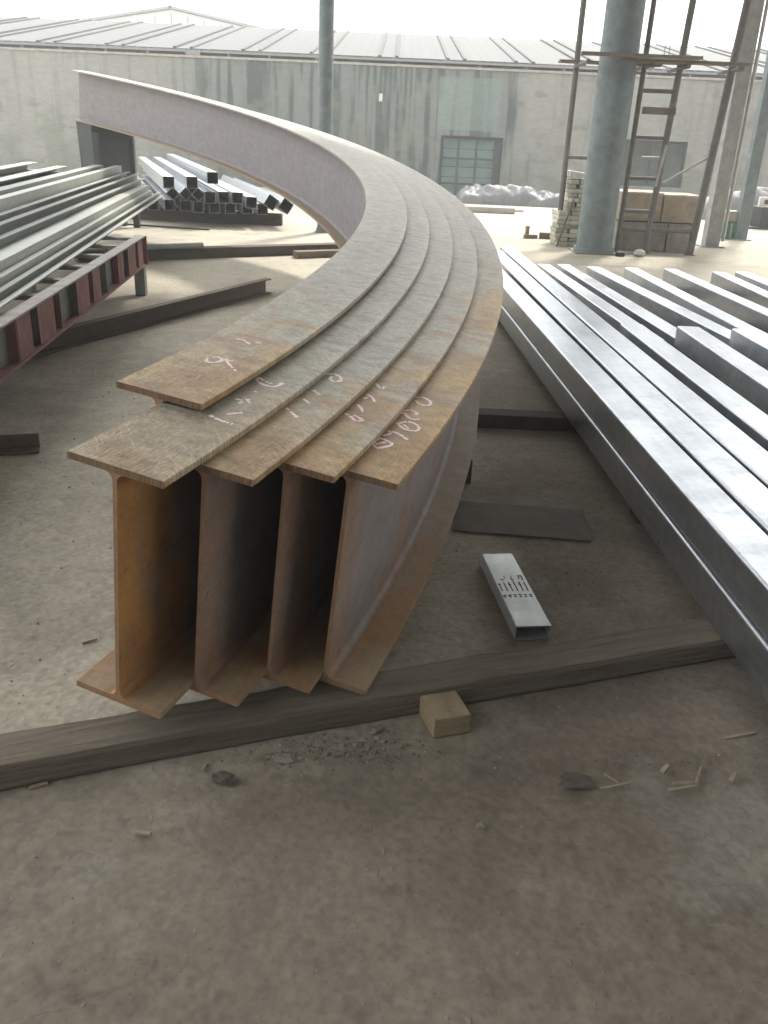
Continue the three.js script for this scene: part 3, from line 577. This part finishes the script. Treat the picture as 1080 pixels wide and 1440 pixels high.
// ---------------------------------------------------------------- scaffold, stacks and clutter by the column
{
  const t = thing('scaffold', 'narrow scaffold tower with board platform beside the thick column', 'scaffold', [0, 0, -14.5]);
  const p = (A, B, r = .03, m = M.scaf, n = 'standard') => mesh(n, rodBetween(A, B, r), m, t);
  p([2.68, 0, -.6], [2.66, 6.6, -.6], .045); p([3.53, 0, .05], [3.59, 6.6, .05], .04); p([3.98, 0, .05], [4.24, 6.6, .05], .05); p([4.70, 0, .05], [5.08, 6.6, .05], .06);
  for (const [x0, x1, y, r, m] of [[3.58, 4.1, 2.33, .03, M.scaf], [3.56, 4.08, 1.69, .03, M.scaf], [3.55, 4.07, 1.11, .03, M.scaf], [3.54, 4.03, .63, .03, M.scaf], [3.53, 4.76, .36, .035, M.scaf], [3.72, 4.08, 1.41, .02, M.scafPale]]) p([x0, y, .05], [x1, y, .05], r, m, 'ledger');
  p([2.67, 1.36, -.6], [3.5, 1.36, -.3], .03, M.scaf, 'ledger'); p([4.1, 1.05, .05], [4.84, 1.52, .05], .02, M.scafPale, 'brace'); p([3.98, 1.0, .1], [4.05, 1.6, .1], .02, M.scafPale, 'brace');
  p([2.66, 2.66, -.6], [2.66, 2.66, .4], .03, M.scaf, 'ledger'); p([3.57, 2.64, -.5], [3.57, 2.64, .5], .03, M.scaf, 'ledger'); p([4.08, 2.64, -.5], [4.08, 2.64, .5], .03, M.scaf, 'ledger'); p([4.85, 2.64, -.5], [4.85, 2.64, .5], .03, M.scaf, 'ledger');
  for (const [x0, x1, y, z] of [[2.36, 3.9, 2.70, -.35], [2.5, 4.2, 2.74, .62], [3.2, 4.95, 2.70, .42], [3.4, 4.2, 2.70, .2], [3.45, 4.9, 2.745, -.25]]) mesh('board', box(x1 - x0, .04, .19, (x0 + x1) / 2, y, z, .004), M.plank, t);
  mesh('toe_board', box(.5, .1, .03, 3.86, 2.06, .1), M.plank, t);
  for (const x of [3.53, 3.98, 4.70]) mesh('foot_plate', box(.14, .01, .14, x, .008, .05), M.scaf, t);
  mesh('rope', mergeGeometries([rodBetween([3.86, 2.8, -.1], [3.86, 6.4, -.1], .006, 6), rodBetween([3.93, 2.8, -.1], [3.95, 6.4, -.1], .006, 6)]), M.scafPale, t);
}
{ const G = 'cartons stacked behind the scaffold';
  for (const [x, y, w, h, m, lab] of [[3.98, .225, .78, .45, M.cartonGrey, 'grey lower carton behind the scaffold ladder'], [4.62, .225, .46, .45, M.cartonGrey, 'small grey lower carton next to the leaning scaffold leg'], [3.9, .68, .66, .45, M.carton, 'brown upper carton behind the scaffold ladder'], [4.56, .67, .62, .43, M.carton, 'brown upper carton next to the leaning scaffold leg']]) {
    const t = thing('carton', lab, 'carton', [x, y - h / 2 + .004, -15.15], G);
    mesh('box_body', box(w, h - .012, .8, 0, h / 2 - .006, 0, .01), m, t);
    mesh('tape', box(.05, .002, .802, 0, h - .011, 0), M.woodPale, t);
    mesh('lid_edge', box(w + .008, .02, .806, 0, h - .024, 0), m === M.carton ? M.slab[2] : m, t);
  } }
{ // pale rough slabs stacked left of the column
  const t = thing('slab_stack', 'stepped stack of pale rough slabs beside the thick column', 'slab stack', [2.85, 0, -15.2]);
  for (let i = 0; i < 15; i++) { const hi = i > 7, w = hi ? .3 : .42; for (const q of [0, 1]) { const o = mesh('slab', box(w / 2 + rr(-.02, .02), .066, .5 + rr(-.04, .04), 0, 0, 0, .012), M.slab[Math.floor(rnd() * 4)], t); o.position.set((hi ? .06 : -.02) + (q - .5) * (w / 2 + .005) + rr(-.02, .02), .036 + i * .0685, rr(-.03, .03)); o.rotation.y = rr(-.09, .09); } }
  const b = mesh('top_board', box(.3, .09, .5, 0, 0, 0, .006), M.whitePaint, t); b.position.set(.04, 1.1, 0); b.rotation.z = -.12;
  tag(mesh('loose_pole', rodBetween([2.62, .01, -14.75], [2.86, .78, -14.93], .014), M.brownSteel), 'thin rusty rod leaning on the pale slab stack', 'rod');
}
{ // tarpaulin heaps
  const heap = (name, label, x, z, w, d, h, m, sd) => {
    const nx = 60, nz = 30, P = [], U = [], I = [];
    for (let j = 0; j <= nz; j++) for (let i = 0; i <= nx; i++) {
      const a = i / nx * 2 - 1, b = j / nz * 2 - 1, ed = Math.pow(clamp(1 - Math.pow(Math.abs(a), 4)), .4) * Math.pow(clamp(1 - Math.pow(Math.abs(b), 4)), .4);
      const lump = .55 + .75 * (fbm(a * 3 + sd, b * 2, 3, 0, 0, sd) - .25), cr = .10 * (Math.abs(fbm(a * 9 + sd, b * 7, 3, 0, 0, sd + 5) - .5) * 2 - .3);
      P.push(x + a * w / 2, Math.max(.005, h * ed * (lump + cr)), z + b * d / 2); U.push(a * w, b * d);
      if (i < nx && j < nz) { const k = j * (nx + 1) + i; I.push(k, k + nx + 1, k + 1, k + 1, k + nx + 1, k + nx + 2); }
    }
    const g = new THREE.BufferGeometry(); g.setAttribute('position', new THREE.Float32BufferAttribute(P, 3)); g.setAttribute('uv', new THREE.Float32BufferAttribute(U, 2)); g.setIndex(I); g.computeVertexNormals();
    tag(mesh(name, g, m), label, 'tarpaulin');
  };
  heap('tarpaulin_heap', 'grey crumpled tarpaulin over goods in front of the glazed door', 2.7, -24.5, 2.3, 1.4, .52, M.tarp, 501);
  heap('tarpaulin_heap', 'low grey tarpaulin heap between the door and the scaffold', 4.2, -24.4, 1.7, 1.3, .42, M.tarp, 540);
  heap('tarpaulin_heap', 'dark grey covered heap behind the pale square post', 9.0, -22.5, 3.4, 1.6, .85, mat({ color: lin(.2, .21, .21), map: tGrime, roughness: .7, side: THREE.DoubleSide }), 577);
}
tag(mesh('stacked_board', box(1.25, .12, .5, 2.08, .07, -21.3, .01), M.cartonGrey), 'thick grey board lying before the grey tarpaulin heap', 'board');
tag(mesh('stacked_board', box(.5, .05, .3, 2.75, .03, -21.9, .006), M.slab[2]), 'short pale board end beside the thick grey board', 'board');
{ const G = 'wood scraps on the sunlit floor';
  for (const [x, z, w, h, d, ry, m, lab] of [[2.36, -15.95, .22, .06, .12, .3, M.wood, 'low wood scrap on the sunlit floor'], [2.3, -16.0, .06, .2, .1, .1, M.woodPale, 'upright wood scrap on the sunlit floor'], [2.62, -16.0, .2, .1, .12, -.1, M.wood, 'block of scrap wood on the sunlit floor'], [2.83, -15.85, .24, .05, .14, .1, M.wood, 'flat wood scrap nearest the pale slab stack']]) { const o = mesh('wood_scrap', box(w, h, d, 0, h / 2, 0, .005), m); o.position.set(x, .004, z); o.rotation.y = ry; tag(o, lab, 'wood scrap', G); } }
{ const t = thing('crate', 'green netted crate behind the pale square post', 'crate', [6.45, 0, -17.55]);
  mesh('crate_body', box(.46, .3, .4, 0, .152, 0, .01), M.greenNet, t); mesh('crate_contents', box(.44, .2, .38, 0, .405, 0, .03), M.cartonGrey, t);
  for (let i = -2; i <= 2; i++) mesh('slat', box(.03, .28, .012, i * .1, .155, .206), M.slab[3], t); }
{ const t = thing('machine', 'dark machine with a white switch box at the right edge', 'machine', [8.15, 0, -20.2]);
  mesh('machine_body', box(.75, .42, .6, .1, .24, 0, .02), M.black, t); mesh('skid', box(1.3, .04, .7, .1, .02, 0), M.darkSteel, t);
  mesh('switch_box', box(.26, .2, .1, -.24, .56, .25, .01), M.whitePaint, t); mesh('switch_opening', box(.1, .09, .01, -.22, .56, .302), M.black, t); mesh('handle', rodBetween([-.1, .58, .25], [.5, .62, .25], .02), M.whitePaint, t); }
tag(mesh('white_stone', new THREE.IcosahedronGeometry(.07, 2).scale(1.3, .8, 1).translate(3.78, .05, -14.0), M.whitePaint), 'white lump by the foot of the scaffold ladder', 'stone');
tag(mesh('dark_offcut', box(.12, .06, .1, 3.46, .034, -13.9), M.black), 'small dark steel offcut by the scaffold foot', 'offcut');
{ const o = mesh('scrap_steel', mergeGeometries([box(.3, .012, .09, 0, .006, 0), box(.3, .07, .012, 0, .046, -.038)]), M.brownSteel); o.position.set(-1.96, .004, -4.22); o.rotation.y = .3; tag(o, 'dark angle iron scrap on the concrete below the red trestle', 'steel scrap'); }
tag(mesh('yellow_sack', new THREE.IcosahedronGeometry(.16, 3).scale(1, .9, .8).translate(-5.05, .14, -16.6), mat({ color: lin(.5, .52, .12), map: tGrime, roughness: .8 })), 'yellow-green sack behind the grey steel bars', 'sack');

// ---------------------------------------------------------------- litter on the floor
{
  const lump = (r, sd) => { const g = new THREE.IcosahedronGeometry(r, 1), p = g.attributes.position; for (let i = 0; i < p.count; i++) { const x = p.getX(i), y = p.getY(i), z = p.getZ(i), k = .7 + .6 * hash(Math.round(x * 900), Math.round(y * 900) + Math.round(z * 900) * 7, sd); p.setXYZ(i, x * k, y * k, z * k); } g.computeVertexNormals(); return g; };
  const gs = [lump(1, 1), lump(1, 2), lump(1, 3)];
  const spots = []; const put = (n, f) => { for (let i = 0; i < n; i++) spots.push(f()); };
  const gz = () => (rnd() + rnd() + rnd() - 1.5) / 1.5;
  put(700, () => [-.1 + gz() * .4, -1.97 + gz() * .12, .0008 + .0038 * rnd() * rnd()]);
  put(70, () => [-.08 + gz() * .34, -1.975 + gz() * .1, .0025 + .006 * rnd() * rnd()]);
  put(240, () => { const x = rr(-.35, 1.3); return [x, -1.905 - .1 * x + gz() * .08, .0008 + .003 * rnd() * rnd()]; });
  put(500, () => [rr(-1.7, 1.7), rr(-2.4, -.8), .0006 + .0016 * rnd()]);
  put(200, () => [rr(-1.6, 1.6), rr(-2.3, -.9), rr(.0008, .0028)]);
  put(240, () => [rr(-2.2, -.3), rr(-6, -2), rr(.0012, .005)]);
  put(160, () => [rr(.2, 1.1), rr(-5, -2.2), rr(.001, .004)]);
  gs.forEach((g, q) => {
    const s = spots.filter((_, i) => i % 3 === q), im = new THREE.InstancedMesh(g, mat({ color: lin(1, 1, 1), roughness: .95 }), s.length), o = new THREE.Object3D();
    im.name = numbered('grit'); im.castShadow = im.receiveShadow = true;
    s.forEach(([x, z, r], i) => { o.position.set(x, r * .4, z); o.rotation.set(rr(0, 6), rr(0, 6), rr(0, 6)); o.scale.set(r, r * .7, r); o.updateMatrix(); im.setMatrixAt(i, o.matrix); const k = .16 + .4 * rnd() * rnd(); im.setColorAt(i, lin(k, k * .89, k * .75)); });
    scene.add(tag(im, 'loose grit and crumbs scattered on the floor', 'grit', null, 'stuff'));
  });
  const stone = (x, z, sx, sy, sz, m, lab, ry = 0) => { const o = mesh('stone_chip', lump(1, Math.floor(x * 100)), m); o.scale.set(sx, sy, sz); o.position.set(x, sy * .45, z); o.rotation.y = ry; tag(o, lab, 'stone'); };
  stone(-.245, -1.925, .034, .009, .024, M.stone, 'flat pale stone chip in front of the long timber, below the beam ends', .3);
  stone(.005, -2.06, .022, .014, .013, M.stone, 'pale angular stone chip against the long timber', .7);
  stone(.555, -1.885, .05, .0035, .032, M.stoneDark, 'flat brown stone on the broken slab edge');
  stone(-.40, -1.83, .03, .012, .024, M.stoneDark, 'dark lump of soil left of the gravel in front of the timber');
  stone(.28, -1.70, .012, .008, .009, M.stone, 'tiny stone on the bare foreground soil');
  stone(-.05, -1.995, .013, .009, .009, M.stone, 'small stone among the gravel crumbs by the timber');
  const chip = (x, z, l, w, h, ry, lab) => { const g = box(l, h, w, 0, h / 2, 0, Math.min(w, h) * .3), p = g.attributes.position; for (let i = 0; i < p.count; i++) { const q = p.getX(i) / l; p.setZ(i, p.getZ(i) * (1 - .35 * q)); p.setY(i, p.getY(i) + .002 * Math.sin(q * 5)); } const o = mesh('wood_splinter', g, M.chip); o.position.set(x, .001, z); o.rotation.y = ry; tag(o, lab, 'splinter'); };
  chip(-.56, -1.625, .052, .010, .008, -.2, 'pale pencil-like splinter alone on the foreground floor');
  chip(-.457, -1.872, .028, .009, .006, 1.3, 'short pale splinter below the orange beam end');
  chip(-.87, -1.775, .045, .012, .006, .4, 'pale splinter at the foot of the long timber');
  chip(.665, -1.872, .10, .006, .005, .3, 'long thin splinter near the flat brown stone');
  chip(.655, -1.90, .05, .005, .004, -.9, 'short thin splinter touching the long thin one');
  chip(.842, -1.874, .085, .009, .004, .25, 'lower of two pale splinters lying together');
  chip(.848, -1.893, .055, .010, .004, .05, 'upper broader one of two pale splinters lying together');
  chip(.905, -1.93, .075, .008, .006, 1.1, 'bent upright splinter next to the paired splinters');
  chip(.815, -1.945, .032, .014, .012, .8, 'stubby pale splinter on the slab edge');
  chip(1.0, -1.927, .04, .012, .008, .9, 'short splinter by itself right of the paired splinters');
  chip(1.085, -2.112, .11, .009, .007, .3, 'long pale splinter beside the bright tubes');
  chip(-.965, -2.47, .05, .010, .008, .5, 'dark splinter on the concrete left of the beam ends');
}
scene.traverse((o) => { if (o.isMesh) { o.castShadow = true; o.receiveShadow = true; } });
renderer.render(scene, camera);
